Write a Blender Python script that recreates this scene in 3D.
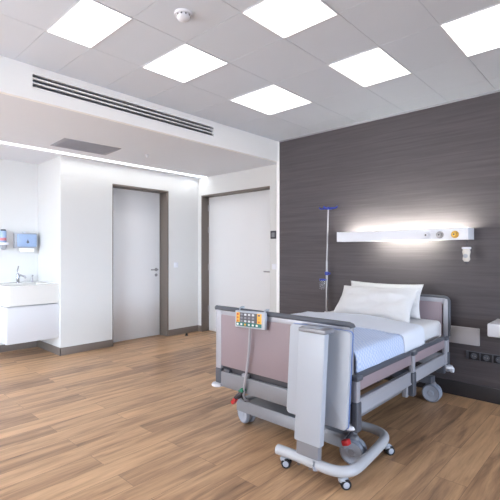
import bpy, bmesh, math, random
from mathutils import Vector, Matrix, noise
random.seed(4)
for o in list(bpy.data.objects): bpy.data.objects.remove(o)
S = bpy.context.scene
COL = S.collection

# ------------------------------------------------------------------ camera, world, light, exposure
cam = bpy.data.cameras.new('camera'); cam_o = bpy.data.objects.new('camera', cam); COL.objects.link(cam_o)
cam.sensor_width = 36.0; cam.lens = 36.0 * 414.85 / 500.0; cam.shift_y = 2.2 / 500.0; cam.clip_start = 0.05
cam_o.location = (0, 0, 1.3); cam_o.rotation_euler = (math.pi / 2, 0, 0.7484)
S.camera = cam_o
world = bpy.data.worlds.new('world'); S.world = world; world.use_nodes = True
bg = world.node_tree.nodes['Background']
bg.inputs['Strength'].default_value = 9.0
_nt = world.node_tree                         # overcast sky: bluer towards one side
_tc = _nt.nodes.new('ShaderNodeTexCoord'); _sp = _nt.nodes.new('ShaderNodeSeparateXYZ')
_nt.links.new(_tc.outputs['Generated'], _sp.inputs[0])
def _ramp(inp, p0, c0, p1, c1):
    r = _nt.nodes.new('ShaderNodeValToRGB'); e = r.color_ramp.elements
    e[0].position = p0; e[0].color = c0 + (1,); e[1].position = p1; e[1].color = c1 + (1,)
    _nt.links.new(inp, r.inputs['Fac']); return r.outputs['Color']
_sky = _ramp(_sp.outputs['X'], 0.0, (0.60, 0.61, 0.62), 0.6, (1.75, 2.05, 2.45))
_gnd = _ramp(_sp.outputs['X'], 0.0, (0.85, 0.86, 0.88), 0.5, (0.70, 0.76, 0.85))      # glow below the horizon, shaped to light the ceiling
_ma = _nt.nodes.new('ShaderNodeMath'); _ma.operation = 'MULTIPLY_ADD'; _ma.inputs[1].default_value = 0.5; _ma.inputs[2].default_value = 0.5
_nt.links.new(_sp.outputs['Z'], _ma.inputs[0])
_fz = _ramp(_ma.outputs[0], 0.45, (0.0, 0.0, 0.0), 0.53, (1.0, 1.0, 1.0))
_mm = _nt.nodes.new('ShaderNodeMix'); _mm.data_type = 'RGBA'
_nt.links.new(_fz, _mm.inputs[0]); _nt.links.new(_gnd, _mm.inputs[6]); _nt.links.new(_sky, _mm.inputs[7]); _nt.links.new(_mm.outputs[2], bg.inputs['Color'])
S.view_settings.view_transform = 'Standard'; S.view_settings.look = 'None'
S.view_settings.gamma = 1.0; S.view_settings.use_curve_mapping = False
S.view_settings.exposure = 0.50
def window_portal(loc, rot, sx, sy):     # guides the sampling of the daylight that comes in through a window opening
    l = bpy.data.lights.new('window_portal', 'AREA'); l.shape = 'RECTANGLE'; l.size = sx; l.size_y = sy; l.cycles.is_portal = True
    o = bpy.data.objects.new('window_portal', l); COL.objects.link(o); o.location = loc; o.rotation_euler = rot
window_portal((-3.0, -2.66, 1.25), (math.pi / 2, 0, math.pi), 3.0, 2.3)
window_portal((7.06, 1.0, 1.6), (0, math.pi / 2, 0), 1.4, 5.4)
PANEL_E = 1.6      # emission of the ceiling light panels
COVE_E = 4.0       # light slot in the lowered ceiling
LAMP_UP_E = 66.0    # wall light above the bed, upward
LAMP_DN_E = 48.0    # and downward

# ------------------------------------------------------------------ helpers
def lin(c):
    c /= 255.0
    return c / 12.92 if c <= 0.04045 else ((c + 0.055) / 1.055) ** 2.4
def rgb(r, g, b): return (lin(r), lin(g), lin(b), 1)
def mat(name, col, rough=0.5, metal=0.0, spec=0.5, noise_amt=0.0, scale=30.0, bump=0.0, stretch=(1, 1, 1)):
    m = bpy.data.materials.new(name); m.use_nodes = True
    nt = m.node_tree; b = nt.nodes['Principled BSDF']
    b.inputs['Base Color'].default_value = col; b.inputs['Roughness'].default_value = rough
    b.inputs['Metallic'].default_value = metal; b.inputs['Specular IOR Level'].default_value = spec
    if noise_amt or bump:
        tc = nt.nodes.new('ShaderNodeTexCoord'); mp = nt.nodes.new('ShaderNodeMapping')
        mp.inputs['Scale'].default_value = stretch
        n = nt.nodes.new('ShaderNodeTexNoise'); n.inputs['Scale'].default_value = scale; n.inputs['Detail'].default_value = 5
        nt.links.new(tc.outputs['Object'], mp.inputs['Vector']); nt.links.new(mp.outputs['Vector'], n.inputs['Vector'])
        if noise_amt:
            mx = nt.nodes.new('ShaderNodeMix'); mx.data_type = 'RGBA'
            mx.inputs[6].default_value = tuple(max(0, c * (1 - noise_amt)) for c in col[:3]) + (1,)
            mx.inputs[7].default_value = tuple(min(1, c * (1 + noise_amt)) for c in col[:3]) + (1,)
            nt.links.new(n.outputs['Fac'], mx.inputs[0]); nt.links.new(mx.outputs[2], b.inputs['Base Color'])
        if bump:
            bp = nt.nodes.new('ShaderNodeBump'); bp.inputs['Strength'].default_value = bump; bp.inputs['Distance'].default_value = 0.01
            nt.links.new(n.outputs['Fac'], bp.inputs['Height']); nt.links.new(bp.outputs['Normal'], b.inputs['Normal'])
    return m
def emis(name, col, strength):
    m = bpy.data.materials.new(name); m.use_nodes = True
    b = m.node_tree.nodes['Principled BSDF']
    b.inputs['Base Color'].default_value = col; b.inputs['Emission Color'].default_value = col
    b.inputs['Emission Strength'].default_value = strength
    return m
def glass(name, col, rough=0.05):
    m = bpy.data.materials.new(name); m.use_nodes = True
    b = m.node_tree.nodes['Principled BSDF']
    b.inputs['Base Color'].default_value = col; b.inputs['Roughness'].default_value = rough
    b.inputs['Transmission Weight'].default_value = 0.9; b.inputs['IOR'].default_value = 1.3
    return m

class MB:
    """collects shapes given in world coordinates and links them as one mesh object"""
    def __init__(s): s.bm = bmesh.new(); s.mi = 0
    def _done(s, verts):
        for f in {f for v in verts for f in v.link_faces}: f.material_index = s.mi
    def box(s, x0, x1, y0, y1, z0, z1, bev=0.0, seg=2, M=None):
        t = bmesh.new(); r = bmesh.ops.create_cube(t, size=1.0)
        for v in t.verts:
            v.co = Vector(((x0 + x1) / 2 + v.co.x * (x1 - x0), (y0 + y1) / 2 + v.co.y * (y1 - y0), (z0 + z1) / 2 + v.co.z * (z1 - z0)))
        if bev: bmesh.ops.bevel(t, geom=list(t.edges), offset=bev, segments=seg, profile=0.5, affect='EDGES')
        if M is not None: bmesh.ops.transform(t, matrix=M, verts=t.verts)
        s._merge(t); return s
    def _merge(s, t):
        t.verts.index_update(); vs = [s.bm.verts.new(v.co) for v in t.verts]
        for f in t.faces:
            try: nf = s.bm.faces.new([vs[v.index] for v in f.verts]); nf.material_index = s.mi
            except ValueError: pass
        t.free()
    def cyl(s, p0, p1, r0, r1=None, seg=24, bev=0.0):
        r1 = r0 if r1 is None else r1
        p0 = Vector(p0); p1 = Vector(p1); d = p1 - p0; L = d.length
        prof = [(0, 0), (r0, 0), (r1, L), (0, L)] if not bev else [(0, 0), (r0 - bev, 0), (r0 - bev * .3, bev * .3), (r0, bev), (r1, L - bev), (r1 - bev * .3, L - bev * .3), (r1 - bev, L), (0, L)]
        return s.lathe(prof, p0, d, seg)
    def lathe(s, prof, p0, d, seg=24):
        q = Vector((0, 0, 1)).rotation_difference(Vector(d).normalized()); p0 = Vector(p0)
        rings = []
        for r, h in prof:
            if r < 1e-6: rings.append([s.bm.verts.new(p0 + q @ Vector((0, 0, h)))])
            else: rings.append([s.bm.verts.new(p0 + q @ Vector((r * math.cos(2 * math.pi * k / seg), r * math.sin(2 * math.pi * k / seg), h))) for k in range(seg)])
        for a, b in zip(rings, rings[1:]):
            for k in range(seg):
                k2 = (k + 1) % seg
                va = [a[0]] if len(a) == 1 else [a[k], a[k2]]
                vb = [b[0]] if len(b) == 1 else [b[k2], b[k]]
                vv = va + vb
                if len(vv) >= 3:
                    f = s.bm.faces.new(vv); f.material_index = s.mi
        return s
    def tube(s, pts, r, seg=14, r2=None, up=(0, 0, 1)):
        """round (or oval) tube through the points; r across, r2 along 'up'"""
        r2 = r if r2 is None else r2
        P = [Vector(p) for p in pts]; rings = []
        for i, p in enumerate(P):
            t = (P[min(i + 1, len(P) - 1)] - P[max(i - 1, 0)]).normalized()
            a = t.cross(Vector(up))
            if a.length < 1e-3: a = t.cross(Vector((0, 1, 0)))
            a.normalize(); b = a.cross(t).normalized()
            rings.append([s.bm.verts.new(p + a * r * math.cos(2 * math.pi * k / seg) + b * r2 * math.sin(2 * math.pi * k / seg)) for k in range(seg)])
        for A, B in zip(rings, rings[1:]):
            for k in range(seg):
                f = s.bm.faces.new([A[k], A[(k + 1) % seg], B[(k + 1) % seg], B[k]]); f.material_index = s.mi
        for R in (rings[0][::-1], rings[-1]):
            f = s.bm.faces.new(R); f.material_index = s.mi
        return s
    def prism(s, poly, axis, a0, a1, bev=0.0):
        """polygon in the plane across axis ('x','y' or 'z'), extruded a0..a1"""
        t = bmesh.new()
        def P(p, a): return {'x': (a, p[0], p[1]), 'y': (p[0], a, p[1]), 'z': (p[0], p[1], a)}[axis]
        A = [t.verts.new(P(p, a0)) for p in poly]; B = [t.verts.new(P(p, a1)) for p in poly]
        n = len(poly)
        t.faces.new(A); t.faces.new(B[::-1])
        for i in range(n): t.faces.new([A[i], B[i], B[(i + 1) % n], A[(i + 1) % n]])
        bmesh.ops.recalc_face_normals(t, faces=t.faces)
        if bev: bmesh.ops.bevel(t, geom=[e for e in t.edges if abs((e.verts[0].co - e.verts[1].co)['xyz'.index(axis)]) < 1e-6], offset=bev, segments=2, affect='EDGES', profile=0.5)
        s._merge(t); return s
    def build(s, name, mats, parent=None, angle=40):
        bmesh.ops.recalc_face_normals(s.bm, faces=s.bm.faces)
        me = bpy.data.meshes.new(name)
        off = parent.matrix_world.translation if parent is not None else None
        if parent is not None:
            q = parent
            off = Vector(parent.location); 
            while q.parent is not None: q = q.parent; off = off + Vector(q.location)
            for v in s.bm.verts: v.co -= off
        s.bm.to_mesh(me); s.bm.free()
        for m in (mats if isinstance(mats, (list, tuple)) else [mats]): me.materials.append(m)
        me.shade_smooth(); me.set_sharp_from_angle(angle=math.radians(angle))
        o = bpy.data.objects.new(name, me); COL.objects.link(o); o.parent = parent
        return o
def tag(o, label, cat, group=None):
    o['label'] = label; o['category'] = cat
    if group: o['group'] = group
    return o
def thing(name, label, cat, loc, group=None):
    o = bpy.data.objects.new(name, None); COL.objects.link(o); o.location = loc; o.empty_display_size = 0.1
    return tag(o, label, cat, group)
def struct(o): o['kind'] = 'structure'; return o
def copy_tree(o, parent=None):
    c = o.copy(); COL.objects.link(c)
    if parent is not None: c.parent = parent
    for ch in [x for x in bpy.data.objects if x.parent == o]: copy_tree(ch, c)
    return c
def part_label(o, t): o['label'] = t; return o

# ------------------------------------------------------------------ materials
WHITE_WALL = mat('white_wall_paint', rgb(217, 217, 216), 0.55, noise_amt=0.01, scale=3)
WHITE_FASCIA = mat('white_plaster', rgb(250, 250, 250), 0.6, noise_amt=0.01, scale=3)
SOFFIT = mat('soffit_paint', rgb(228, 231, 238), 0.7, noise_amt=0.01, scale=2)
TILE = mat('ceiling_tile', rgb(216, 224, 236), 0.8, noise_amt=0.02, scale=5)
SEAM = mat('tile_seam', rgb(203, 210, 222), 0.8)
DOOR = mat('door_laminate', rgb(230, 230, 232), 0.4, noise_amt=0.008, scale=4)
FRAME_BR = mat('brown_grey_frame', rgb(112, 103, 96), 0.45, noise_amt=0.04, scale=20, stretch=(8, 8, .5))
BASE_BR = mat('brown_grey_skirting', rgb(116, 106, 99), 0.45, noise_amt=0.05, scale=20)
BASE_DK = mat('dark_grey_skirting', rgb(58, 56, 60), 0.45, noise_amt=0.04, scale=20)
CHROME = mat('chrome', rgb(190, 190, 195), 0.18, 1.0)
STEEL = mat('brushed_steel', rgb(165, 163, 165), 0.35, 0.9)
SILVER = mat('silver_paint', rgb(176, 178, 188), 0.38, 0.25, noise_amt=0.01)
GREYMET = mat('grey_powder_coat', rgb(142, 144, 152), 0.4, 0.2, noise_amt=0.01)
DARKGREY = mat('dark_grey_plastic', rgb(84, 88, 98), 0.45, noise_amt=0.03)
BLACK = mat('black_rubber', rgb(28, 28, 34), 0.6)
CHARCOAL = mat('charcoal_metal', rgb(62, 62, 70), 0.5)
MAUVE = mat('mauve_laminate', rgb(152, 138, 146), 0.45, noise_amt=0.02, scale=40, stretch=(1, 1, 8))
WPLASTIC = mat('white_plastic', rgb(226, 228, 236), 0.35)
WPANEL = mat('pale_grey_laminate', rgb(180, 187, 199), 0.4, noise_amt=0.006)
TUBE_W = mat('pale_grey_tube_paint', rgb(188, 192, 200), 0.3)
WHEEL = mat('grey_blue_wheel', rgb(138, 146, 162), 0.4)
WHEEL_HUB = mat('pale_wheel_hub', rgb(172, 180, 196), 0.35)
RED = mat('red_plastic', rgb(190, 42, 46), 0.4)
GREEN = mat('green_plastic', rgb(20, 120, 90), 0.4)
YELLOW = mat('yellow_plastic', rgb(232, 178, 72), 0.45)
KEYGREY = mat('keypad_grey', rgb(88, 88, 98), 0.45)
TEAL = mat('keypad_teal', rgb(18, 112, 108), 0.45)
BLUE = mat('blue_plastic', rgb(40, 58, 150), 0.4)
GOLD = mat('gold_yellow_metal', rgb(214, 170, 78), 0.3, 0.5)
SHEET = mat('white_sheet', rgb(226, 226, 230), 0.85, spec=0.2, noise_amt=0.01, scale=12, bump=0.12)
PILLOW = mat('white_pillowcase', rgb(226, 226, 228), 0.85, spec=0.2, noise_amt=0.008, scale=10, bump=0.08)
PLATE = mat('pale_grey_plate', rgb(188, 186, 190), 0.45)
PAPER = mat('white_paper', rgb(245, 245, 245), 0.8)
TOWELBOX = mat('blue_grey_clear_plastic', rgb(150, 172, 205), 0.25, noise_amt=0.06, scale=30)
DISPGREY = mat('grey_plastic', rgb(160, 164, 172), 0.35)
BASINW = mat('white_solid_surface', rgb(218, 216, 212), 0.25)
DRAWERW = mat('white_lacquer', rgb(205, 205, 208), 0.35)
VENTGREY = mat('grey_vent_panel', rgb(166, 167, 176), 0.6)
SLATDK = mat('dark_slot', rgb(50, 54, 64), 0.7)
CLEAR = glass('clear_plastic', (0.9, 0.93, 1, 1), 0.08)
DIFFUSER = emis('light_panel_diffuser', (1.0, 0.99, 0.98, 1), PANEL_E)
COVE = emis('cove_light_diffuser', (1.0, 1.0, 0.98, 1), COVE_E)
LAMPUP = emis('lamp_tube_up', (1.0, 0.99, 0.84, 1), LAMP_UP_E)
LAMPDN = emis('lamp_tube_down', (1.0, 0.99, 0.84, 1), LAMP_DN_E)

def blanket_mat():
    m = mat('pale_blue_white_blanket', rgb(200, 214, 240), 0.9, spec=0.15)
    nt = m.node_tree; b = nt.nodes['Principled BSDF']
    tc = nt.nodes.new('ShaderNodeTexCoord'); ck = nt.nodes.new('ShaderNodeTexChecker'); ck.inputs['Scale'].default_value = 60
    ck.inputs[1].default_value = rgb(186, 204, 238); ck.inputs[2].default_value = rgb(208, 220, 243)
    nt.links.new(tc.outputs['Object'], ck.inputs['Vector']); nt.links.new(ck.outputs['Color'], b.inputs['Base Color'])
    bp = nt.nodes.new('ShaderNodeBump'); bp.inputs['Strength'].default_value = 0.25; bp.inputs['Distance'].default_value = 0.004
    nt.links.new(ck.outputs['Fac'], bp.inputs['Height']); nt.links.new(bp.outputs['Normal'], b.inputs['Normal'])
    return m
BLANKET = blanket_mat()
BLANKET_IN = mat('white_blanket_inside', rgb(226, 232, 244), 0.9, spec=0.15, noise_amt=0.01, scale=14, bump=0.1)

def floor_mat():
    m = bpy.data.materials.new('oak_plank_floor'); m.use_nodes = True
    nt = m.node_tree; N = nt.nodes; L = nt.links; b = N['Principled BSDF']
    tc = N.new('ShaderNodeTexCoord'); mp = N.new('ShaderNodeMapping'); mp.inputs['Rotation'].default_value = (0, 0, math.pi / 2)
    L.new(tc.outputs['Object'], mp.inputs['Vector'])
    br = N.new('ShaderNodeTexBrick'); br.offset = 0.37; br.offset_frequency = 2
    br.inputs['Scale'].default_value = 1.0; br.inputs['Brick Width'].default_value = 1.25; br.inputs['Row Height'].default_value = 0.17
    br.inputs['Mortar Size'].default_value = 0.0012; br.inputs['Mortar Smooth'].default_value = 0.2; br.inputs['Bias'].default_value = 0
    br.inputs['Color1'].default_value = (0, 0, 0, 1); br.inputs['Color2'].default_value = (1, 1, 1, 1); br.inputs['Mortar'].default_value = (0.5, 0.5, 0.5, 1)
    L.new(mp.outputs['Vector'], br.inputs['Vector'])
    # grain: noise stretched along the planks, shifted per plank
    sep = N.new('ShaderNodeMapping'); sep.inputs['Scale'].default_value = (0.9, 9.0, 1)
    L.new(mp.outputs['Vector'], sep.inputs['Vector'])
    addv = N.new('ShaderNodeVectorMath'); addv.operation = 'MULTIPLY_ADD'; addv.inputs[1].default_value = (7.3, 3.1, 5.7)
    L.new(br.outputs['Color'], addv.inputs[0]); L.new(sep.outputs['Vector'], addv.inputs[2])
    n1 = N.new('ShaderNodeTexNoise'); n1.inputs['Scale'].default_value = 1.8; n1.inputs['Detail'].default_value = 7; n1.inputs['Roughness'].default_value = 0.62; n1.inputs['Distortion'].default_value = 0.6
    L.new(addv.outputs['Vector'], n1.inputs['Vector'])
    fine = N.new('ShaderNodeMapping'); fine.inputs['Scale'].default_value = (3, 60, 1); L.new(mp.outputs['Vector'], fine.inputs['Vector'])
    n2 = N.new('ShaderNodeTexNoise'); n2.inputs['Scale'].default_value = 2.0; n2.inputs['Detail'].default_value = 4; L.new(fine.outputs['Vector'], n2.inputs['Vector'])
    ma = N.new('ShaderNodeMath'); ma.operation = 'MULTIPLY_ADD'; ma.inputs[1].default_value = 0.28   # plank tone
    L.new(br.outputs['Color'], ma.inputs[0])
    mb = N.new('ShaderNodeMath'); mb.operation = 'MULTIPLY_ADD'; mb.inputs[1].default_value = 1.35; mb.inputs[2].default_value = -0.385; L.new(n1.outputs['Fac'], mb.inputs[0])
    L.new(mb.outputs['Value'], ma.inputs[2])
    mc = N.new('ShaderNodeMath'); mc.operation = 'MULTIPLY_ADD'; mc.inputs[1].default_value = 0.26; L.new(n2.outputs['Fac'], mc.inputs[0]); L.new(ma.outputs['Value'], mc.inputs[2])
    cr = N.new('ShaderNodeValToRGB'); e = cr.color_ramp.elements
    e[0].position = 0.12; e[0].color = rgb(100, 78, 61); e[1].position = 0.95; e[1].color = rgb(222, 182, 140)
    k = e.new(0.38); k.color = rgb(160, 126, 97); k = e.new(0.62); k.color = rgb(196, 157, 120)
    L.new(mc.outputs['Value'], cr.inputs['Fac'])
    mx = N.new('ShaderNodeMix'); mx.data_type = 'RGBA'; mx.inputs[7].default_value = rgb(122, 96, 78)
    L.new(br.outputs['Fac'], mx.inputs[0]); L.new(cr.outputs['Color'], mx.inputs[6])
    L.new(mx.outputs[2], b.inputs['Base Color'])
    b.inputs['Roughness'].default_value = 0.36; b.inputs['Specular IOR Level'].default_value = 0.4
    bp = N.new('ShaderNodeBump'); bp.inputs['Strength'].default_value = 0.08; bp.inputs['Distance'].default_value = 0.003
    L.new(n2.outputs['Fac'], bp.inputs['Height']); L.new(bp.outputs['Normal'], b.inputs['Normal'])
    return m
FLOOR = floor_mat()

def headwall_mat():
    m = bpy.data.materials.new('dark_grey_wood_laminate'); m.use_nodes = True
    nt = m.node_tree; N = nt.nodes; L = nt.links; b = N['Principled BSDF']
    tc = N.new('ShaderNodeTexCoord'); mp = N.new('ShaderNodeMapping'); mp.inputs['Scale'].default_value = (1.1, 1, 34)
    L.new(tc.outputs['Object'], mp.inputs['Vector'])
    n = N.new('ShaderNodeTexNoise'); n.inputs['Scale'].default_value = 1.6; n.inputs['Detail'].default_value = 8; n.inputs['Roughness'].default_value = 0.65; n.inputs['Distortion'].default_value = 0.12
    L.new(mp.outputs['Vector'], n.inputs['Vector'])
    cr = N.new('ShaderNodeValToRGB'); e = cr.color_ramp.elements
    e[0].position = 0.28; e[0].color = rgb(75, 70, 74); e[1].position = 0.75; e[1].color = rgb(93, 88, 92)
    L.new(n.outputs['Fac'], cr.inputs['Fac']); L.new(cr.outputs['Color'], b.inputs['Base Color'])
    b.inputs['Roughness'].default_value = 0.55; b.inputs['Specular IOR Level'].default_value = 0.3
    return m
HEADWALL = headwall_mat()

# ------------------------------------------------------------------ the room
XL, XA, YD, YH, ZC, ZS, XF, ZF = -5.29, -6.03, 4.437, 4.05, 2.685, 2.512, -3.277, 2.433
XR, YB = 7.0, -2.6                    # wall and back wall outside the photograph
YC = 2.20                              # corner of the washbasin alcove
struct(MB().box(XA - .2, XR + .2, YB - .2, 4.7, -.1, 0).build('floor', FLOOR))
# suspended ceiling: tiles with fine seams
xs = [XF, -2.70, -2.177, -1.665, -1.262, -0.872, -0.49, -0.10, 0.30, 0.70, 1.1, 1.5, 1.9, 2.3, 2.7, 3.1, 3.5, 3.9, 4.3, 4.7, 5.1, 5.5, 5.9, 6.3, 6.7, XR]
ys = [YB, -2.17, -1.77, -1.37, -0.97, -0.57, -0.17, 0.23, 0.63, 1.031, 1.325, 1.718, 2.115, 2.634, 3.194, 3.75, YH]
m = MB(); g = 0.002
m.mi = 1; m.box(XF, XR, YB, YH, ZC + .003, ZC + .1); m.mi = 0
for i in range(len(xs) - 1):
    for j in range(len(ys) - 1):
        m.box(xs[i] + g, xs[i + 1] - g, ys[j] + g, ys[j + 1] - g, ZC, ZC + .008)
struct(m.build('ceiling', [TILE, SEAM]))
# lowered ceiling with a light slot along the left wall
SL0, SL1 = -5.185, -5.065
m = MB()
m.box(SL1, XF - .04, YB, YD, ZS, ZS + .12)
m.box(XA - .05, SL0, YB, YD, ZS, ZS + .12)
m.box(SL0, SL1, YB, YD, ZS + .07, ZS + .12)
struct(m.build('trim_1', SOFFIT))
# fascia, with an opening for the air grille
GY0, GY1, GZ0, GZ1 = 1.154, 2.967, 2.520, 2.624
m = MB()
m.box(XF - .04, XF, YB, GY0, ZF, ZC + .1); m.box(XF - .04, XF, GY1, YH + .02, ZF, ZC + .1)
m.box(XF - .04, XF, GY0, GY1, ZF, GZ0); m.box(XF - .04, XF, GY0, GY1, GZ1, ZC + .1)
struct(m.build('trim_2', WHITE_FASCIA))
# white end post of the dark wall, and the pale bead along its top
struct(MB().box(-3.305, -3.258, YH - .004, YD, 0, ZC, 0.003).build('trim_3', WHITE_FASCIA))
struct(MB().box(-3.258, XR, YH - .012, YH, ZC - .014, ZC, 0.002).build('trim_4', VENTGREY))
# dark wall behind the bed
struct(MB().box(-3.258, XR, YH, YD, 0, ZC).build('wall_right', HEADWALL))
# wall with the first door
D1a, D1b, D1z = 2.905, 3.842, 2.246
m = MB()
m.box(XA - .1, XL, YC, D1a, 0, ZS); m.box(XA - .1, XL, D1b, YD + .1, 0, ZS); m.box(XA - .1, XL, D1a, D1b, D1z, ZS)
m.box(XA - .1, XL - .25, D1a, D1b, 0, D1z)
struct(m.build('wall_left', WHITE_WALL))
struct(MB().box(XA - .1, XA, YB, YC, 0, ZS).build('wall_alcove', WHITE_WALL))
# wall with the second door
D2a, D2b, D2z = -5.205, -3.742, 2.226
m = MB()
m.box(XL, D2a, YD, YD + .3, 0, ZS); m.box(D2b, -3.2, YD, YD + .3, 0, ZS + .2); m.box(D2a, D2b, YD, YD + .3, D2z, ZS)
m.box(D2a, D2b, YD + .22, YD + .3, 0, D2z)
struct(m.build('wall_back', WHITE_WALL))
# walls outside the frame: end wall and side wall, each with a window added for daylight
FX0, FX1, FZ0, FZ1 = -4.5, -1.5, 0.1, 2.4
m = MB()
m.box(XA - .1, FX0, YB - .15, YB, 0, ZC + .1); m.box(FX1, XR + .1, YB - .15, YB, 0, ZC + .1)
m.box(FX0, FX1, YB - .15, YB, 0, FZ0); m.box(FX0, FX1, YB - .15, YB, FZ1, ZC + .1)
struct(m.build('wall_front', WHITE_WALL))
m = MB()
for k in range(5):
    x = FX0 + .03 + (FX1 - FX0 - .06) * k / 4; m.box(x - .03, x + .03, YB - .12, YB - .06, FZ0, FZ1, .004)
for z in (FZ0 + .03, FZ1 - .03): m.box(FX0, FX1, YB - .12, YB - .06, z - .03, z + .03, .004)
struct(m.build('added_window_1', WPLASTIC))  # frame of an added, unseen window that lets daylight in from behind
WY0, WY1, WZ0, WZ1 = -1.7, 3.7, 0.9, 2.3
m = MB()
m.box(XR, XR + .15, YB, WY0, 0, ZC + .1); m.box(XR, XR + .15, WY1, YD, 0, ZC + .1)
m.box(XR, XR + .15, WY0, WY1, 0, WZ0); m.box(XR, XR + .15, WY0, WY1, WZ1, ZC + .1)
struct(m.build('wall_side', HEADWALL))
m = MB()
for a, b_ in ((WY0, WY0 + .06), (WY1 - .06, WY1), (1.17, 1.23)): m.box(XR + .04, XR + .1, a, b_, WZ0, WZ1, .004)
for a, b_ in ((WZ0, WZ0 + .06), (WZ1 - .06, WZ1)): m.box(XR + .04, XR + .1, WY0, WY1, a, b_, .004)
struct(m.build('added_window_2', DARKGREY))  # second added window, out of view, to brighten surfaces facing this side

# skirting
def skirt(name, boxes, mt):
    m = MB()
    for b_ in boxes: m.box(*b_, .002)
    return struct(m.build(name, mt))
skirt('baseboard_left', [(XL, XL + .013, YC - .013, D1a, 0, .097), (XL, XL + .013, D1b, YD, 0, .097),
                         (XA, XL + .013, YC - .013, YC, 0, .097)], BASE_BR)
skirt('baseboard_alcove', [(XA, XA + .013, YB, YC - .013, 0, .097)], BASE_BR)
skirt('baseboard_back', [(XL + .013, D2a, YD - .013, YD, 0, .097), (D2b, -3.31, YD - .013, YD, 0, .097)], BASE_BR)
skirt('baseboard_right', [(-3.255, XR, YH - .015, YH, 0, .128)], BASE_DK)

# door 1: flush white leaf set back in a brown-grey lined opening
m = MB(); m.box(XL - .225, XL - .185, D1a + .012, D1b - .024, .006, D1z - .024, .002)
d1 = struct(m.build('door_1', DOOR))
m = MB()
m.box(XL - .24, XL + .004, D1b - .022, D1b + .001, 0, D1z, .002); m.box(XL - .24, XL + .004, D1a - .001, D1a + .010, 0, D1z, .002)
m.box(XL - .24, XL + .004, D1a, D1b, D1z - .022, D1z + .001, .002)
m.box(XL - .185, XL - .165, D1b - .034, D1b - .022, 0, D1z - .022, .002)
m.build('door_frame', FRAME_BR, d1)
def lever(p, along, out, parent, L=.12):
    """rose, neck and lever; p on the leaf, along = lever direction, out = outward"""
    p = Vector(p); a = Vector(along); n = Vector(out)
    m = MB(); m.cyl(p, p + n * .01, .026, bev=.002); m.cyl(p, p + n * .05, .010)
    m.tube([p + n * .05 - a * .005, p + n * .052 + a * .03, p + n * .05 + a * L], .0095)
    m.build('door_handle', STEEL, parent)
lever((XL - .185, 3.742, 1.03), (0, -1, 0), (1, 0, 0), d1)
m = MB(); m.cyl((XL - .185, 3.742, .945), (XL - .176, 3.742, .945), .024, bev=.002); m.cyl((XL - .18, 3.742, .945), (XL - .170, 3.742, .945), .009)
m.build('lock_rose', STEEL, d1)
# door 2
m = MB(); m.box(D2a + .024, D2b - .006, YD + .14, YD + .18, .006, D2z - .024, .002)
d2 = struct(m.build('door_2', DOOR))
m = MB()
m.box(D2a - .001, D2a + .022, YD - .004, YD + .2, 0, D2z, .002); m.box(D2b - .005, D2b + .001, YD + .02, YD + .2, 0, D2z, .002)
m.box(D2a, D2b, YD - .004, YD + .2, D2z - .022, D2z + .001, .002)
m.build('door_frame', FRAME_BR, d2)
lever((-3.80, YD + .14, 1.02), (-1, 0, 0), (0, -1, 0), d2, .13)
for z in (.32, 1.0, 1.62, 1.98):
    m = MB(); m.cyl((D2a + .030, YD + .128, z), (D2a + .030, YD + .128, z + .10), .011, bev=.002); m.build('hinge', STEEL, d2)

# ------------------------------------------------------------------ ceiling things
def light(i0, j0, label):
    x0, x1, y0, y1 = xs[i0], xs[i0 + 1], ys[j0], ys[j0 + 1]
    t = thing('ceiling_light', label, 'ceiling light', ((x0 + x1) / 2, (y0 + y1) / 2, ZC), 'square ceiling light panels')
    m = MB(); e = .006
    m.box(x0 + e, x1 - e, y0 + e, y1 - e, ZC - .004, ZC + .004)
    m.build('diffuser', DIFFUSER, t)
    m = MB(); w = .006
    m.box(x0 + .001, x1 - .001, y0, y0 + w, ZC - .006, ZC); m.box(x0 + .001, x1 - .001, y1 - w, y1, ZC - .006, ZC)
    m.box(x0, x0 + w, y0, y1, ZC - .006, ZC); m.box(x1 - w, x1, y0, y1, ZC - .006, ZC)
    m.build('frame', WPLASTIC, t)
light(1, 9, 'white square light panel above the left end of the slotted air grille')
light(1, 11, 'white square light panel beside the smoke detector, above the right end of the air grille')
light(1, 13, 'white square light panel nearest the left end of the dark wall')
light(3, 11, 'white square light panel cut by the top edge, middle of the photo')
light(3, 13, 'white square light panel over the bed, middle of the three nearest the dark wall')
light(5, 13, 'white square light panel at the far right, cut by the right edge')

t = thing('smoke_detector', 'round white smoke detector on a ceiling tile between the light panels', 'smoke detector', (-1.92, 1.50, ZC))
MB().cyl((-1.92, 1.5, ZC), (-1.92, 1.5, ZC - .012), .052, .050).build('base', WPLASTIC, t)
MB().lathe([(.040, 0), (.040, .012), (.034, .022), (.018, .030), (0, .031)], (-1.92, 1.5, ZC - .012), (0, 0, -1)).build('sensor_head', WPLASTIC, t)
m = MB()
for k in range(10):
    a = k * math.pi / 5; m.box(-.004, .004, .030, .0415, -.022, -.014, M=Matrix.Translation((-1.92, 1.5, ZC)) @ Matrix.Rotation(a, 4, 'Z'))
m.build('vent_slots', CHARCOAL, t)

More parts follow.
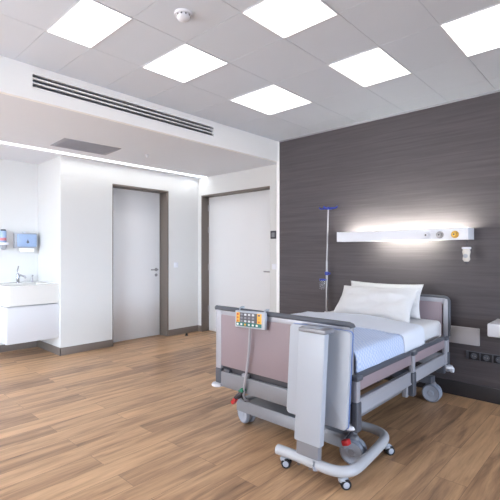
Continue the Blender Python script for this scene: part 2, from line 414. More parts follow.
t = thing('air_grille', 'long white slotted air grille with dark gaps in the ceiling step', 'air vent', (XF, (GY0 + GY1) / 2, GZ0))
MB().box(XF - .040, XF - .034, GY0, GY1, GZ0, GZ1).build('backing', SLATDK, t)
h = (GZ1 - GZ0)
for k in range(3):
    z0 = GZ0 + h * (k / 3.0)
    m = MB(); m.box(XF - .033, XF - .004, GY0 + .004, GY1 - .004, z0 + .002, z0 + .013, .002)
    m.build('slat', WHITE_FASCIA, t)
    m = MB(); m.prism([(XF - .033, z0 + .031), (XF - .012, z0 + .024), (XF - .012, z0 + .020), (XF - .033, z0 + .027)], 'y', GY0 + .004, GY1 - .004)
    m.build('blade', DARKGREY, t)
for k in (1, 2):
    y = GY0 + (GY1 - GY0) * k / 3.0
    MB().box(XF - .034, XF - .028, y - .008, y + .008, GZ0 + .002, GZ1 - .002).build('joint', CHARCOAL, t)
MB().box(XF - .033, XF + .003, GY0 - .001, GY0 + .004, GZ0, GZ1).build('end_frame', WHITE_FASCIA, t)
MB().box(XF - .033, XF + .003, GY1 - .004, GY1 + .001, GZ0, GZ1).build('end_frame', WHITE_FASCIA, t)

t = thing('return_vent', 'flat grey rectangular vent panel in the lowered ceiling', 'air vent', (-4.62, 2.22, ZS))
MB().prism([(-4.436, 1.885), (-4.40, 2.53), (-4.836, 2.56), (-4.85, 1.90)], 'z', ZS - .006, ZS, .001).build('panel', VENTGREY, t)
m = MB()
for k in range(22):
    x = -4.82 + k * .0185; m.box(x, x + .004, 1.93, 2.51, ZS - .0085, ZS - .006)
m.build('louvres', VENTGREY, t)
t = tag(MB().lathe([(0.03, 0), (.03, .006), (.012, .012), (.012, .03), (0, .032)], (-4.46, 2.92, ZS), (0, 0, -1)).build('sprinkler_head', WPLASTIC),
        'tiny round sprinkler in the lowered ceiling above the closed left door', 'sprinkler')
t = tag(MB().box(SL0 + .004, SL1 - .004, YB + .02, YD - .02, ZS + .045, ZS + .068).build('slot_light', COVE),
        'long glowing light strip in the lowered ceiling along the left wall', 'strip light')

# ------------------------------------------------------------------ washbasin alcove
VX, VY0, VY1 = -5.335, 1.595, YC - .004
def rounded(y0, y1, x0, x1, r, n=6):
    """plan outline with rounded front-left corner (front = x1)"""
    P = [(x0, y0)]
    for k in range(n + 1):
        a = -math.pi / 2 + k * math.pi / 2 / n
        P.append((x1 - r + r * math.cos(a), y0 + r + r * math.sin(a)))
    P += [(x1, y1), (x0, y1)]
    return P
t = thing('vanity_cabinet', 'white wall-hung drawer cabinet under the washbasin', 'cabinet', (-5.7, 1.9, .22))
MB().prism(rounded(VY0, VY1, XA, VX - .022, .05), 'z', .225, .655, .003).build('body', DRAWERW, t)
MB().prism(rounded(VY0, VY1, VX - .0215, VX, .02), 'z', .222, .648, .003).build('drawer', DRAWERW, t)
t = thing('washbasin', 'white block washbasin on the wall-hung cabinet in the alcove', 'washbasin', (-5.7, 1.9, .67))
m = MB()
zt, zb, r = .902, .664, .045
outer = rounded(VY0, VY1, XA, VX + .002, r)
vb = [m.bm.verts.new((x, y, zb)) for x, y in outer]; vt = [m.bm.verts.new((x, y, zt - .006)) for x, y in outer]
cx, cy = sum(p[0] for p in outer) / len(outer), sum(p[1] for p in outer) / len(outer)
ins = [m.bm.verts.new((x + (.006 if x < -5.7 else -.006), y + (.006 if y < 1.9 else -.006), zt)) for x, y in outer]
bx0, bx1, by0, by1 = -5.86, -5.40, 1.68, 2.12
def cl(v, a, b): return max(a, min(b, v))
rim = [m.bm.verts.new((cl(x, bx0, bx1), cl(y, by0, by1), zt)) for x, y in outer]
low = [m.bm.verts.new((cl(x, bx0 + .03, bx1 - .03), cl(y, by0 + .03, by1 - .03), zt - .13)) for x, y in outer]
n = len(outer)
for A, B in ((vb, vt), (vt, ins), (ins, rim), (rim, low)):
    for k in range(n):
        try: m.bm.faces.new([A[k], A[(k + 1) % n], B[(k + 1) % n], B[k]])
        except ValueError: pass
try: m.bm.faces.new(vb[::-1]); m.bm.faces.new(low)
except ValueError: pass
bmesh.ops.remove_doubles(m.bm, verts=m.bm.verts, dist=1e-5)
m.build('basin', BASINW, t)
MB().cyl((-5.63, 1.9, .7715), (-5.63, 1.9, .776), .022).build('drain', CHROME, t)
t = thing('faucet', 'chrome lever faucet standing on the washbasin rim', 'faucet', (-5.93, 1.915, .902))
fx, fy = -5.93, 1.915
m = MB(); m.cyl((fx, fy, .902), (fx, fy, .912), .026, bev=.002); m.cyl((fx, fy, .91), (fx, fy, 1.02), .019, bev=.003)
m.build('body', CHROME, t)
MB().tube([(fx, fy, .985), (fx + .05, fy + .015, 1.0), (fx + .13, fy + .04, .985), (fx + .14, fy + .045, .965)], .012).build('spout', CHROME, t)
MB().tube([(fx, fy, 1.02), (fx - .005, fy - .005, 1.05), (fx + .02, fy, 1.12)], .008).build('lever', CHROME, t)
t = thing('soap_pump', 'small grey pump standing right of the faucet on the basin rim', 'soap pump', (-5.93, 2.09, .902))
MB().cyl((-5.93, 2.09, .902), (-5.93, 2.09, .955), .015, .012, bev=.003).build('bottle', STEEL, t)
MB().tube([(-5.93, 2.09, .95), (-5.93, 2.09, .985), (-5.915, 2.09, .99), (-5.89, 2.09, .985)], .006).build('nozzle', STEEL, t)
# paper towels and soap on the alcove wall
t = thing('paper_towel_dispenser', 'blue-grey paper towel dispenser on the alcove wall above the faucet', 'dispenser', (XA, 2.03, 1.36))
MB().box(XA, XA + .10, 1.885, 2.155, 1.355, 1.555, .012, 3).build('housing', DISPGREY, t)
MB().box(XA + .09, XA + .118, 1.905, 2.145, 1.372, 1.54, .012, 3).build('front_cover', TOWELBOX, t)
MB().prism([(2.012, 1.43), (2.03, 1.47), (2.048, 1.43), (2.03, 1.415)], 'x', XA + .116, XA + .121).build('level_window', DARKGREY, t)
MB().box(XA + .03, XA + .09, 1.94, 2.12, 1.30, 1.356, .008).build('paper_towel', PAPER, t)
MB().box(XA + .0, XA + .06, 1.995, 2.025, 1.555, 1.575, .004).build('lock_tab', WPLASTIC, t)
t = thing('soap_dispenser', 'clear and grey soap dispenser in white bracket at the left edge', 'dispenser', (XA, 1.75, 1.32))
MB().box(XA, XA + .02, 1.70, 1.80, 1.34, 1.59, .006).build('back_plate', WPLASTIC, t)
m = MB(); m.mi = 0; m.cyl((XA + .06, 1.753, 1.425), (XA + .06, 1.753, 1.575), .038, bev=.006); m.build('bottle', TOWELBOX, t)
MB().cyl((XA + .06, 1.753, 1.45), (XA + .06, 1.753, 1.485), .0385).build('bottle_label', mat('red_print', rgb(196, 120, 130), .5), t)
MB().cyl((XA + .06, 1.753, 1.575), (XA + .06, 1.753, 1.595), .034, .03, bev=.004).build('cap', CHARCOAL, t)
MB().box(XA + .015, XA + .115, 1.70, 1.806, 1.395, 1.425, .005).build('bracket', WPLASTIC, t)
MB().lathe([(.045, 0), (.042, -.03), (.025, -.06), (0, -.066)], (XA + .062, 1.753, 1.395), (0, 0, 1)).build('pump', DISPGREY, t)

# small things on the white walls
def plate(name, label, cat, y, z, wall, s=.08, mt=WPLASTIC):
    """switch plate on the left wall (wall='left', y along) or on the back wall (y is then x)"""
    t = thing(name, label, cat, (XL, y, z) if wall == 'left' else (y, YD, z))
    if wall == 'left':
        MB().box(XL, XL + .009, y - s / 2, y + s / 2, z - s / 2, z + s / 2, .003).build('plate', mt, t)
        MB().box(XL + .008, XL + .013, y - s * .3, y + s * .3, z - s * .3, z + s * .3, .002).build('rocker', mt, t)
    else:
        MB().box(y - s / 2, y + s / 2, YD - .009, YD, z - s / 2, z + s / 2, .003).build('plate', mt, t)
        MB().box(y - s * .3, y + s * .3, YD - .013, YD - .008, z - s * .3, z + s * .3, .002).build('rocker', mt, t)
plate('light_switch', 'white light switch on the wall between the two doors', 'light switch', 3.985, 1.10, 'left')
plate('light_switch', 'white light switch right of the second door, below the dark touch panel', 'light switch', -3.66, 1.10, 'back', .075)
t = thing('touch_panel', 'small dark square touch panel right of the second door', 'control panel', (-3.672, YD, 1.54))
MB().box(-3.722, -3.622, YD - .014, YD, 1.485, 1.597, .006).build('casing', CHARCOAL, t)
MB().box(-3.700, -3.644, YD - .017, YD - .013, 1.51, 1.572, .002).build('screen', mat('grey_screen', rgb(140, 140, 146), .2), t)
t = thing('door_stop', 'small dark door stop on the floor between the two doors', 'door stop', (-5.13, 4.07, 0))
MB().cyl((-5.13, 4.07, 0), (-5.13, 4.07, .006), .028, bev=.002).build('foot', CHARCOAL, t)
MB().cyl((-5.13, 4.07, .006), (-5.13, 4.07, .035), .018, .016, bev=.003).build('rubber_cap', BLACK, t)

# ------------------------------------------------------------------ wall light above the bed
t = thing('bedhead_light', 'long white wall light above the bed with round outlets', 'wall light', (-1.75, YH, 1.41))
LX0, LX1 = -2.33, -1.048
m = MB()
prof = [(YH, 1.412), (YH - .01, 1.412), (YH - .01, 1.458), (YH - .155, 1.458), (YH - .155, 1.412), (YH - .18, 1.412), (YH - .18, 1.504), (YH - .172, 1.511), (YH - .155, 1.511), (YH - .155, 1.464), (YH - .01, 1.464), (YH - .01, 1.511), (YH, 1.511)]
m.prism(prof, 'x', LX0 + .006, LX1 - .006)
m.box(LX1 - .006, LX1, YH - .181, YH, 1.411, 1.513, .001); m.box(LX0, LX0 + .006, YH - .181, YH, 1.411, 1.513, .001)
m.build('housing', WPLASTIC, t)
MB().box(LX0 + .06, LX1 - .06, YH - .1545, YH - .150, 1.470, 1.507).build('upper_diffuser', LAMPUP, t)
MB().box(LX0 + .40, LX1 - .34, YH - .1545, YH - .150, 1.415, 1.452).build('lower_diffuser', LAMPDN, t)
for x, mt, lab in ((-1.392, WPLASTIC, 'white round outlet'), (-1.278, STEEL, 'chrome round outlet'), (-1.152, GOLD, 'yellow round outlet')):
    m = MB(); y = YH - .18
    m.cyl((x, y + .001, 1.455), (x, y - .010, 1.455), .032, bev=.003); m.cyl((x, y - .009, 1.455), (x, y - .035, 1.455), .022, bev=.004)
    m.mi = 1; m.cyl((x, y - .033, 1.455), (x, y - .037, 1.455), .008)
    part_label(m.build('outlet', [mt, CHARCOAL], t), lab)
t = thing('humidifier_bottle', 'small clear medical bottle hanging under the right end of the wall light', 'bottle', (-1.062, 3.86, 1.22))
hx, hy = -1.062, 3.875
MB().tube([(hx, hy, 1.402), (hx + .003, hy, 1.38), (hx, hy, 1.352)], .005).build('stem', CHARCOAL, t)
MB().box(hx - .036, hx + .036, hy - .014, hy + .014, 1.325, 1.345, .006).build('cap', WPLASTIC, t)
MB().lathe([(0, .0), (.020, .002), (.030, .02), (.026, .05), (.033, .085), (.028, .108), (0, .11)], (hx, hy, 1.218), (0, 0, 1)).build('vessel', mat('cloudy_plastic', rgb(214, 208, 200), .25), t)
MB().cyl((hx, hy - .026, 1.268), (hx, hy - .034, 1.268), .018, bev=.002).build('gauge', DISPGREY, t)
MB().cyl((hx, hy, 1.198), (hx, hy, 1.222), .010, .014).build('valve', CHARCOAL, t)

# wall plate, sockets, shelf
t = thing('wall_plate', 'blank pale grey rectangular plate on dark wall beside the headboard', 'wall plate', (-1.13, YH, .47))
MB().box(-1.272, -1.0, YH - .018, YH, .475, .628, .006).build('cover', PLATE, t)
for x in (-1.262, -1.01):
    for z in (.485, .618): MB().cyl((x, YH - .017, z), (x, YH - .0195, z), .004, seg=10).build('screw', STEEL, t)
t = thing('socket_strip', 'dark strip of power sockets low on the dark wall', 'power socket', (-.93, YH, .37))
MB().box(-1.112, -.70, YH - .012, YH, .345, .420, .004).build('frame', DARKGREY, t)
for k in range(4):
    x = -1.045 + k * .098
    m = MB(); m.mi = 0; m.box(x - .043, x + .043, YH - .016, YH - .011, .350, .415, .002)
    m.mi = 1; m.cyl((x, YH - .0155, .382), (x, YH - .018, .382), .026)
    m.mi = 2; m.cyl((x - .01, YH - .0175, .382), (x - .01, YH - .0185, .382), .004, seg=8); m.cyl((x + .01, YH - .0175, .382), (x + .01, YH - .0185, .382), .004, seg=8)
    if k == 3: m.mi = 3; m.box(x - .02, x - .004, YH - .019, YH - .0155, .398, .406)
    m.build('socket', [BLACK, DARKGREY, STEEL, WPLASTIC], t)
t = thing('bedside_shelf', 'thick white wall shelf at the right edge, above the sockets', 'shelf', (-.5, YH, .62))
MB().box(-.868, -.25, 3.72, YH, .624, .731, .012, 3).build('top_box', WPLASTIC, t)
MB().box(-.82, -.30, YH - .03, YH, .56, .626, .004).build('bracket', DARKGREY, t)

# ------------------------------------------------------------------ hospital bed
BX0, BX1, FY, HY = -2.388, -1.22, 2.20, 3.93
bed = thing('hospital_bed', 'electric hospital bed with mauve panels and silver rails against dark wall', 'bed', ((BX0 + BX1) / 2, 3.05, 0))
def end_board(y, name, z_top, dz, head, BX0=BX0):
    m = MB(); pw = .058
    # frame with a white strip over the panel
    m.box(BX0 + .03, BX1 - .03, y - .012, y + .012, z_top - .075, z_top - .02, .003)
    o = m.build(name, SILVER, bed)
    MB().box(BX0 + pw - .002, BX1 - pw + .002, y - .016, y + .016, .432, z_top - .062, .004).build('panel', MAUVE, o)
    # dark top rail bending down at both corners
    P = []
    for k in range(7):
        a = math.pi - k * math.pi / 12; P.append((BX0 + .045 + .045 * math.cos(a), y, z_top - .06 + .045 * math.sin(a)))
    for k in range(7):
        a = math.pi / 2 - k * math.pi / 12; P.append((BX1 - .045 + .045 * math.cos(a), y, z_top - .06 + .045 * math.sin(a)))
    if not head: P = [(BX0 - .012, y, z_top - .018), (BX0 + .2, y, z_top - .016), (BX1 - .2, y, z_top - .016), (BX1 - .02, y, z_top - .016), (BX1 - .004, y, z_top - .02), (BX1 + .002, y, z_top - .032)]
    else: P = [(BX0, y, .55)] + P + [(BX1, y, .55)]
    MB().tube(P, .013 if head else .019, r2=.019, up=(0, 1, 0)).build('top_rail', DARKGREY, o)
    for x0 in (BX0, BX1 - pw):
        MB().box(x0 + (.012 if head else 0), x0 + pw - (.004 if head else 0), y - .02, y + .02, .405, z_top - .028, .008, 3).build('post', SILVER, o)
        MB().box(x0 - .002, x0 + pw + .002, y - .024, y + .024, .292, .408, .01, 3).build('post_sleeve', DARKGREY, o)
        xc = x0 + pw / 2 + (-.022 if x0 == BX0 else .012)
        MB().lathe([(0, .0), (.045, .0), (.052, .008), (.046, .022), (.018, .030), (0, .030)], (xc, y, .262), (0, 0, 1)).build('corner_bumper', WPLASTIC, o)
    return o
fb = end_board(FY, 'footboard', .885, 0, False)
hb = end_board(HY, 'headboard', .912, 0, True, -2.11)
MB().box(BX0 + .05, BX1 - .05, FY - .018, FY + .018, .272, .388, .006).build('foot_crossbar', GREYMET, bed)
m = MB(); m.box(BX0 + .055, BX1 - .055, FY + .004, FY + .022, .386, .436, .002)
m.build('dark_gap_bar', CHARCOAL, bed)
for x in (-2.27, -2.08): MB().box(x - .03, x + .03, FY - .02, FY + .006, .388, .412, .004).build('clip', DARKGREY if x < -2.2 else SILVER, bed)
MB().box(BX0 + .05, BX1 - .05, HY - .018, HY + .018, .272, .388, .006).build('head_crossbar', SILVER, bed)
m = MB(); m.cyl((BX1 - .02, HY + .02, .24), (BX1 - .02, HY + .06, .235), .018); m.mi = 1; m.cyl((BX1 - .005, HY + .062, .235), (BX1 + .022, HY + .062, .235), .024, bev=.006)
m.build('wall_bumper', [SILVER, WPLASTIC], bed)
# mattress platform, chassis and lifting gear
MB().box(BX0 + .05, BX1 - .06, FY + .05, HY - .05, .455, .52, .006).build('mattress_platform', CHARCOAL, bed)
m = MB()
for x in (-2.16, -1.46): m.box(x - .03, x + .03, 2.26, 3.80, .125, .185, .006)
m.build('chassis_beam', GREYMET, bed)
m = MB(); m.prism([(2.245, .168), (2.255, .182), (2.40, .182), (2.41, .168), (2.41, .10), (2.245, .10)], 'x', -2.225, -1.30, .003); m.build('foot_axle_beam', GREYMET, bed)
m = MB(); m.box(-2.22, -1.28, 3.66, 3.76, .165, .225, .008); m.build('head_axle_beam', DARKGREY, bed)
for y in (2.62, 3.48):
    m = MB(); m.prism([(y - .12, .18), (y + .12, .18), (y + .06, .46), (y - .06, .46)], 'x', -2.12, -1.62, .004); m.build('lifting_column', CHARCOAL, bed)
m = MB(); m.cyl((-1.75, 2.75, .22), (-1.75, 3.35, .38), .035); m.build('actuator', CHARCOAL, bed)
# side rails, folded down
for sx, X in ((1, -1.205), (-1, -2.362)):
    y0, y1 = FY + .01, 3.78
    r = MB().box(X - .016, X + .016, y0, y1, .548, .582, .012, 3).build('side_rail', DARKGREY, bed)
    MB().box(X - .012, X + .010, y0 + .03, 3.01, .480, .55, .004).build('rail_panel', MAUVE, r)
    MB().box(X - .012, X + .010, 3.07, y1 - .03, .480, .55, .004).build('rail_panel', MAUVE, r)
    m = MB()
    m.prism([(X - .014, .345), (X + .016, .338), (X + .020, .346), (X + .012, .356), (X + .012, .420), (X + .018, .426), (X + .012, .432), (X - .014, .432)], 'y', y0 + .02, 3.0, .001)
    m.build('lower_bar', SILVER, r)
    m = MB()
    m.prism([(X - .014, .345), (X + .016, .338), (X + .020, .346), (X + .012, .356), (X + .012, .420), (X + .018, .426), (X + .012, .432), (X - .014, .432)], 'y', 3.07, y1, .001)
    m.build('lower_bar', SILVER, r)
    for y, big in ((FY + (.005 if sx > 0 else .07), 1), (3.035, 1), (3.745, 0)):
        p = MB().box(X - .010, X + .024, y - .022, y + .022, .34, .56, .006).build('rail_post', SILVER, r)
        MB().box(X - .02 if sx > 0 else X - .012, X + .036, y - .034, y + .034, .548, .578, .008, 3).build('post_cap', DARKGREY, p)
        if big: MB().box(X - .014, X + .030, y - .028, y + .028, .250, .425, .010, 3).build('post_sleeve', DARKGREY, p)
        if big and y > 3: MB().box(X - .05, X - .012, y - .05, y - .01, .24, .32, .006).build('bracket', SILVER, p)
        if not big: MB().box(X - .06, X + .01, y - .02, y + .02, .26, .36, .006).build('bracket', DARKGREY, p)
# casters
def bed_caster(x, y, rz, beam_z):
    M = Matrix.Translation((x, y, 0)) @ Matrix.Rotation(rz, 4, 'Z')
    def W(p): return M @ Vector(p)
    ax = (M.to_3x3() @ Vector((1, 0, 0)))
    c = MB(); c.box(-.024, .024, -.05, .03, .10, .172, .012, 3, M=M); c.cyl(W((0, -.0, .15)), W((0, 0, beam_z)), .02)
    o = c.build('caster', GREYMET, bed)
    for s in (-1, 1):
        w = MB(); R = .078
        w.mi = 1; w.lathe([(.064, -.017), (.072, -.016), (R, -.008), (R, .008), (.072, .016), (.064, .017)], W((s * .024, 0, R)), ax, 32)
        w.mi = 0; w.lathe([(0, -.016), (.02, -.018), (.024, -.0145), (.060, -.0145), (.0645, -.0165), (.0645, .0165), (.060, .0145), (.024, .0145), (.02, .018), (0, .016)], W((s * .024, 0, R)), ax, 32)
        w.build('wheel', [WHEEL_HUB if s * 1 else WHEEL, WHEEL], o)
bed_caster(-2.18, 2.31, -1.85, .16)
bed_caster(-1.275, 2.31, -1.40, .16)
bed_caster(-1.30, 3.735, -1.50, .19)
bed_caster(-2.21, 3.735, -1.5, .19)
# brake pedals: red and green on the left, red on the right
m = MB(); m.tube([(-2.14, 2.26, .19), (-2.14, 2.21, .235), (-2.135, 2.165, .235)], .014); p = m.build('brake_pedal', CHARCOAL, bed)
m = MB(); m.box(-.018, .018, -.05, .05, -.012, .012, .006, M=Matrix.Translation((-2.115, 2.16, .262)) @ Matrix.Rotation(-.75, 4, 'Y') @ Matrix.Rotation(1.57, 4, 'Z')); m.build('pedal_arm', CHARCOAL, p)
m = MB(); m.box(-.028, .022, -.02, .02, -.014, .014, .006, M=Matrix.Translation((-2.155, 2.155, .212)) @ Matrix.Rotation(-.9, 4, 'Y')); part_label(m.build('red_pad', RED, p), 'red pedal pad')
m = MB(); m.box(-.024, .020, -.022, .022, -.015, .015, .007, M=Matrix.Translation((-2.085, 2.165, .298)) @ Matrix.Rotation(-.75, 4, 'Y')); part_label(m.build('green_pad', GREEN, p), 'green pedal pad')
m = MB(); m.tube([(-1.28, 2.30, .185), (-1.27, 2.23, .178), (-1.26, 2.20, .174)], .011); p = m.build('brake_pedal', CHARCOAL, bed)
m = MB(); m.box(-.024, .022, -.02, .02, -.016, .018, .008, M=Matrix.Translation((-1.255, 2.19, .172)) @ Matrix.Rotation(-.35, 4, 'Y')); part_label(m.build('red_pad', RED, p), 'red pedal pad')

# ------------------------------------------------------------------ mattress, blanket, pillows
MT = .690
t = tag(MB().box(BX0 + .045, BX1 - .045, FY + .04, HY - .03, .522, MT, .045, 5).build('mattress', SHEET), 'white sheeted mattress lying on the hospital bed', 'mattress')

def drape(y0f, y1f, lift, name, mt, parent=None, nx=70, ny=70, drop=.125, thick=.014, amp=.010):
    """cloth over the mattress: from y0f(s) to y1f(s) along the bed, s across"""
    bm = bmesh.new(); x0, x1 = BX0 + .035, BX1 - .030; w = x1 - x0; r = .05
    arc = r * math.pi / 2; side = drop - r
    total = w - 2 * r + 2 * arc + 2 * side
    rows = []
    for j in range(ny + 1):
        row = []
        for i in range(nx + 1):
            d = i / nx * total
            def half(q):   # q measured from the left lower hem
                if q < side: return (0, MT - drop + q)
                if q < side + arc:
                    a = (q - side) / r; return (r - r * math.cos(a), MT - r + r * math.sin(a))
                return (q - side - arc + r, MT)
            if d <= total / 2: px, pz = half(d); sgn = -1
            else: px, pz = half(total - d); px = w - px; sgn = 1
            s = px / w; y = y0f(s) + (y1f(s) - y0f(s)) * j / ny
            X = x0 + px
            edge = min(1, min(px, w - px) / .12)
            nz = noise.fractal(Vector((X * 3.1, y * 2.6, 0.3)), 1.0, 2.0, 3)
            hz = lift + amp * nz + .030 * edge * math.sin(math.pi * min(1, max(0, s)))
            out = .012 + .010 * noise.noise(Vector((y * 7, pz * 3, 2.0)))
            onside = pz < MT - r * .6
            row.append(bm.verts.new((X + (sgn * (lift + out) if pz < MT - .001 else 0), y, pz + hz * (0.25 if onside else 1))))
        rows.append(row)
    for A, B in zip(rows, rows[1:]):
        for i in range(nx): bm.faces.new([A[i], A[i + 1], B[i + 1], B[i]])
    bmesh.ops.recalc_face_normals(bm, faces=bm.faces)
    if sum(f.normal.z for f in bm.faces) < 0: bmesh.ops.reverse_faces(bm, faces=bm.faces)
    bmesh.ops.solidify(bm, geom=bm.faces[:], thickness=thick)
    if parent is not None:
        for v in bm.verts: v.co -= Vector(parent.location)
    me = bpy.data.meshes.new(name); bm.to_mesh(me); bm.free(); me.materials.append(mt); me.shade_smooth()
    o = bpy.data.objects.new(name, me); COL.objects.link(o); o.parent = parent
    return o
bl = drape(lambda s: FY + .055, lambda s: 3.36 - .06 * s, .022, 'blanket', BLANKET)
tag(bl, 'pale blue-white woven blanket spread over the foot of the mattress', 'blanket')
drape(lambda s: 2.62 + .30 * s, lambda s: 3.38 - .07 * s, .030, 'turned_down_edge', BLANKET_IN, bl, ny=40, drop=.115, thick=.006)

def pillow(name, label, loc, rot, w, h, th, seed, group):
    loc = (loc[0], loc[1], loc[2] + .006)
    bm = bmesh.new(); n = 36; tops = []; bots = []
    for sgn, store in ((1, tops), (-1, bots)):
        for j in range(n + 1):
            row = []
            for i in range(n + 1):
                u = -1 + 2 * i / n; v = -1 + 2 * j / n
                pinch = 1 - .07 * (1 - abs(v) ** 2) * abs(u) ** 3; pin2 = 1 - .09 * (1 - abs(u) ** 2) * abs(v) ** 3
                e = max(0, (1 - abs(u) ** 2.6)) ** .55 * max(0, (1 - abs(v) ** 2.6)) ** .55
                z = sgn * th / 2 * e
                wr = noise.fractal(Vector((u * 2.3 + seed, v * 2.0, seed * 1.7)), 1.0, 2.0, 3) * .017 * (1 if 0 < i < n and 0 < j < n else 0)
                wr += .006 * math.sin(9 * u + 4 * v + seed) * (abs(u) ** 3) * e
                if sgn < 0 and (i in (0, n) or j in (0, n)): row.append(tops[j][i]); continue
                row.append(bm.verts.new((u * pinch * w / 2, v * pin2 * h / 2, z + wr * (1 if sgn > 0 else .5) * min(1, e * 2))))
            store.append(row)
    for st in (tops, bots):
        for A, B in zip(st, st[1:]):
            for i in range(n):
                try: bm.faces.new([A[i], A[i + 1], B[i + 1], B[i]])
                except ValueError: pass
    bmesh.ops.recalc_face_normals(bm, faces=bm.faces)
    me = bpy.data.meshes.new(name); bm.to_mesh(me); bm.free(); me.materials.append(PILLOW); me.shade_smooth()
    o = bpy.data.objects.new(name, me); COL.objects.link(o); o.location = loc; o.rotation_euler = rot
    return tag(o, label, 'pillow', group)
pillow('pillow', 'white pillow leaning in front of the other on the bed', (-1.775, 3.60, .825), (math.radians(47), 0, math.radians(1)), .76, .37, .16, 1.3, 'pillows on the bed')
pillow('pillow', 'white pillow at the back, propped against the headboard', (-1.785, 3.815, .845), (math.radians(77), 0, math.radians(-1)), .75, .32, .12, 4.1, 'pillows on the bed')

# ------------------------------------------------------------------ handset hooked on the footboard
t = thing('bed_control_handset', 'colourful button handset with grey cord hooked on the footboard rail', 'remote control', (-1.99, 2.15, .77))
tilt = Matrix.Translation((-1.99, 2.148, .823)) @ Matrix.Rotation(-.035, 4, 'Y') @ Matrix.Rotation(-.06, 4, 'X')
hw, hh = .145, .060
MB().box(-hw, hw, -.012, .014, -hh, hh, .008, 3, M=tilt).build('housing', WPANEL, t)
for x0, x1, z0, z1, mt, nm in ((-hw + .018, -hw + .052, -.022, .047, YELLOW, 'keypad_field'), (-hw + .053, hw - .072, -.022, .047, KEYGREY, 'keypad_field'),
                            (hw - .071, hw - .030, -.022, .047, YELLOW, 'keypad_field'), (-hw + .018, hw - .030, -.048, -.0225, TEAL, 'keypad_field')):
    part_label(MB().box(x0, x1, -.0145, -.011, z0, z1, .001, M=tilt).build(nm, mt, t), 'coloured keypad field')
BTN = mat('pale_button', rgb(206, 210, 216), .4); ORG = mat('orange_button', rgb(206, 110, 50), .4); LGREY = mat('mid_grey_button', rgb(140, 140, 150), .4)
for r_ in range(3):
    for c in range(4):
        x = -hw + .072 + c * .037; z = .034 - r_ * .023
        MB().box(x - .0105, x + .0105, -.018, -.014, z - .007, z + .007, .002, M=tilt).build('button', (BTN if r_ == 0 and c else LGREY) if r_ < 2 else (LGREY if c < 1 else BTN), t)
    MB().box(-hw + .027, -hw + .042, -.018, -.014, .034 - r_ * .023 - .006, .034 - r_ * .023 + .006, .002, M=tilt).build('button', RED if r_ == 0 else ORG, t)
MB().box(hw - .061, hw - .042, -.018, -.014, .030, .040, .002, M=tilt).build('button', KEYGREY, t)
for z in (.012, -.010): MB().box(hw - .059, hw - .044, -.018, -.014, z - .006, z + .006, .002, M=tilt).build('button', ORG if z < 0 else GOLD, t)
for c in range(6):
    x = -hw + .034 + c * .037
    MB().box(x - .009, x + .009, -.018, -.014, -.042, -.029, .003, M=tilt).build('button', PAPER if c != 2 else YELLOW, t)
for x in (-hw + .02, hw - .03):
    MB().tube([(-1.99 + x, 2.168, .855), (-1.99 + x, 2.168, .890), (-1.99 + x, 2.185, .898), (-1.99 + x, 2.212, .896)], .008).build('hook', WPANEL, t)
P = [(-1.995, 2.15, .775), (-1.998, 2.150, .74), (-2.01, 2.152, .60), (-2.035, 2.155, .45), (-2.06, 2.158, .34), (-2.075, 2.165, .27), (-2.085, 2.19, .225), (-2.09, 2.23, .205)]
MB().tube(P, .0085, 10, up=(0, 1, 0)).build('cord', mat('pale_grey_cord', rgb(172, 172, 180), .5), t)

# ------------------------------------------------------------------ overbed table with its top folded down
t = thing('overbed_table', 'overbed table with hanging top and looped white tube base at bed foot', 'overbed table', (-1.39, 2.0, 0))
P0 = [(-1.605, 1.978), (-1.46, 1.985), (-1.30, 1.984), (-1.22, 1.992), (-1.175, 2.018), (-1.148, 2.06), (-1.140, 2.12), (-1.148, 2.24), (-1.160, 2.38), (-1.172, 2.48), (-1.190, 2.56), (-1.222, 2.61), (-1.275, 2.637), (-1.34, 2.645), (-1.43, 2.64), (-1.54, 2.635)]
def smooth(P, k=4):
    out = []
    for i in range(len(P) - 1):
        p0, p1, p2, p3 = P[max(i - 1, 0)], P[i], P[i + 1], P[min(i + 2, len(P) - 1)]
        for q in range(k):
            s = q / k
            out.append(tuple(.5 * (2 * b + (c - a) * s + (2 * a - 5 * b + 4 * c - d) * s * s + (3 * b - a - 3 * c + d) * s ** 3) for a, b, c, d in zip(p0, p1, p2, p3)))
    return out + [P[-1]]
TZ = .095
MB().tube([(x, y, TZ) for x, y in smooth(P0)], .030, 20).build('base_tube', TUBE_W, t)
def lean(m):      # the column stands very slightly out of plumb
    for v in m.bm.verts: v.co.x += .036 * (v.co.z - .2) / .67 if v.co.z > .1 else 0
    return m
m = MB(); m.box(-1.462, -1.310, 1.972, 2.010, .085, .30, .004); lean(m).build('column', GREYMET, t)
m = MB(); m.box(-1.470, -1.292, 1.962, 2.008, .202, .842, .006); lean(m).build('column_cover', WPANEL, t)
m = MB(); m.box(-1.472, -1.290, 1.959, 2.060, .842, .866, .005); lean(m).build('column_cap', GREYMET, t)
m = MB(); m.box(-1.455, -1.345, 1.985, 2.03, .8655, .869, .001); lean(m).build('cap_inlay', WPANEL, t)
def rrect(x0, x1, z0, z1, r):
    P = []
    for cx, cz, a0 in ((x1 - r, z1 - r, 0), (x0 + r, z1 - r, 90), (x0 + r, z0 + r, 180), (x1 - r, z0 + r, 270)):
        for k in range(7):
            a = math.radians(a0 + 15 * k); P.append((cx + r * math.cos(a), cz + r * math.sin(a)))
    return P
m = MB(); m.prism(rrect(-1.632, -1.206, .283, .850, .024), 'y', 2.092, 2.118, .004); lean(m).build('tabletop', WPANEL, t)
m = MB(); m.prism(rrect(-1.635, -1.203, .280, .852, .024), 'y', 2.116, 2.124); lean(m).build('edge_light_band', mat('blue_edge_light', rgb(112, 138, 196), .4), t)  # bluish side light on the panel edge, put into the band's colour
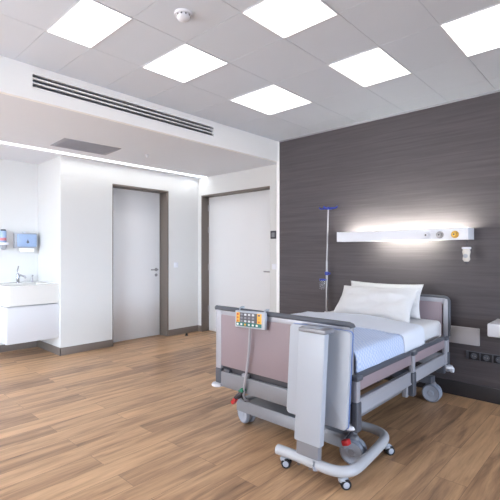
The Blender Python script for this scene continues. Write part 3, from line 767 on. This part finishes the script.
m = MB(); m.box(-1.455, -1.345, 2.006, 2.094, .25, .84, .003); lean(m).build('hinge_bracket', DARKGREY, t)
MB().tube([(-1.325, 1.988, .062), (-1.325, 1.956, .075), (-1.325, 1.948, .10), (-1.325, 1.956, .122)], .008).build('clip', WHEEL_HUB, t)
for x in (-1.45, -1.37):
    MB().cyl((x, 1.985, .068), (x, 1.985, .052), .010, seg=12).build('bolt', STEEL, t)
def table_caster(x, y, rz):
    M = Matrix.Translation((x, y, 0)) @ Matrix.Rotation(rz, 4, 'Z'); ax = M.to_3x3() @ Vector((1, 0, 0))
    c = MB(); c.cyl((x, y, .045), (x, y, .072), .012); c.lathe([(0, .0), (.026, .002), (.030, .016), (.018, .028), (0, .030)], M @ Vector((0, .008, .036)), (0, 0, 1))
    o = c.build('caster', WPANEL, t); R = .029
    for s in (-1, 1):
        w = MB(); p = M @ Vector((s * .019, .018, R))
        w.mi = 0; w.lathe([(.018, -.010), (.026, -.010), (R, -.005), (R, .005), (.026, .010), (.018, .010)], p, ax, 24)
        w.mi = 1; w.lathe([(0, -.012), (.012, -.012), (.0185, -.009), (.0185, .009), (.012, .012), (0, .012)], p, ax, 24)
        w.build('wheel', [BLACK, WHEEL_HUB], o)
table_caster(-1.565, 1.985, -1.1); table_caster(-1.185, 2.02, -.75); table_caster(-1.175, 2.555, -.6); table_caster(-1.50, 2.638, -.9)

# ------------------------------------------------------------------ drip stand
IX, IY = -2.49, 3.955
t = thing('drip_pole', 'thin chrome drip pole with blue cross hook behind the pillows', 'drip pole', (IX, IY, .56))
m = MB(); m.cyl((IX - .02, IY, .56), (IX - .02, IY, 1.2), .011); m.cyl((IX - .02, IY, 1.2), (IX, IY, 1.785), .008); m.build('pole', STEEL, t)
MB().cyl((IX - .02, IY, .54), (IX - .02, IY, .64), .028, bev=.004).build('socket', WPLASTIC, t)
MB().box(IX - .02, BX0 + .02, IY - .02, IY + .01, .55, .58, .004).build('bracket', DARKGREY, t)
m = MB()
m.tube([(IX - .115, IY, 1.80), (IX - .10, IY, 1.785), (IX + .10, IY, 1.785), (IX + .115, IY, 1.80)], .009)
m.tube([(IX, IY - .09, 1.80), (IX, IY - .075, 1.785), (IX, IY + .06, 1.785), (IX, IY + .07, 1.80)], .009)
m.cyl((IX, IY, 1.77), (IX, IY, 1.80), .016, bev=.003)
m.build('cross_hook', BLUE, t)
m = MB(); m.cyl((IX - .020, IY, 1.045), (IX - .020, IY, 1.085), .022, bev=.004); m.cyl((IX - .02, IY, 1.065), (IX + .02, IY, 1.065), .012); m.build('clamp', BLUE, t)
t = thing('drip_bottle', 'small clear bottle with blue lid clipped on the drip pole', 'bottle', (IX - .05, IY - .035, .89))
bx, by = IX - .058, IY - .035
MB().lathe([(0, 0), (.022, .002), (.028, .014), (.028, .10), (0, .10)], (bx, by, .885), (0, 0, 1)).build('vessel', CLEAR, t)
MB().cyl((bx, by, .985), (bx, by, 1.005), .031, bev=.003).build('lid', BLUE, t)
MB().box(bx - .005, IX - .014, by - .006, IY + .004, .988, 1.0, .002).build('clip', BLUE, t)
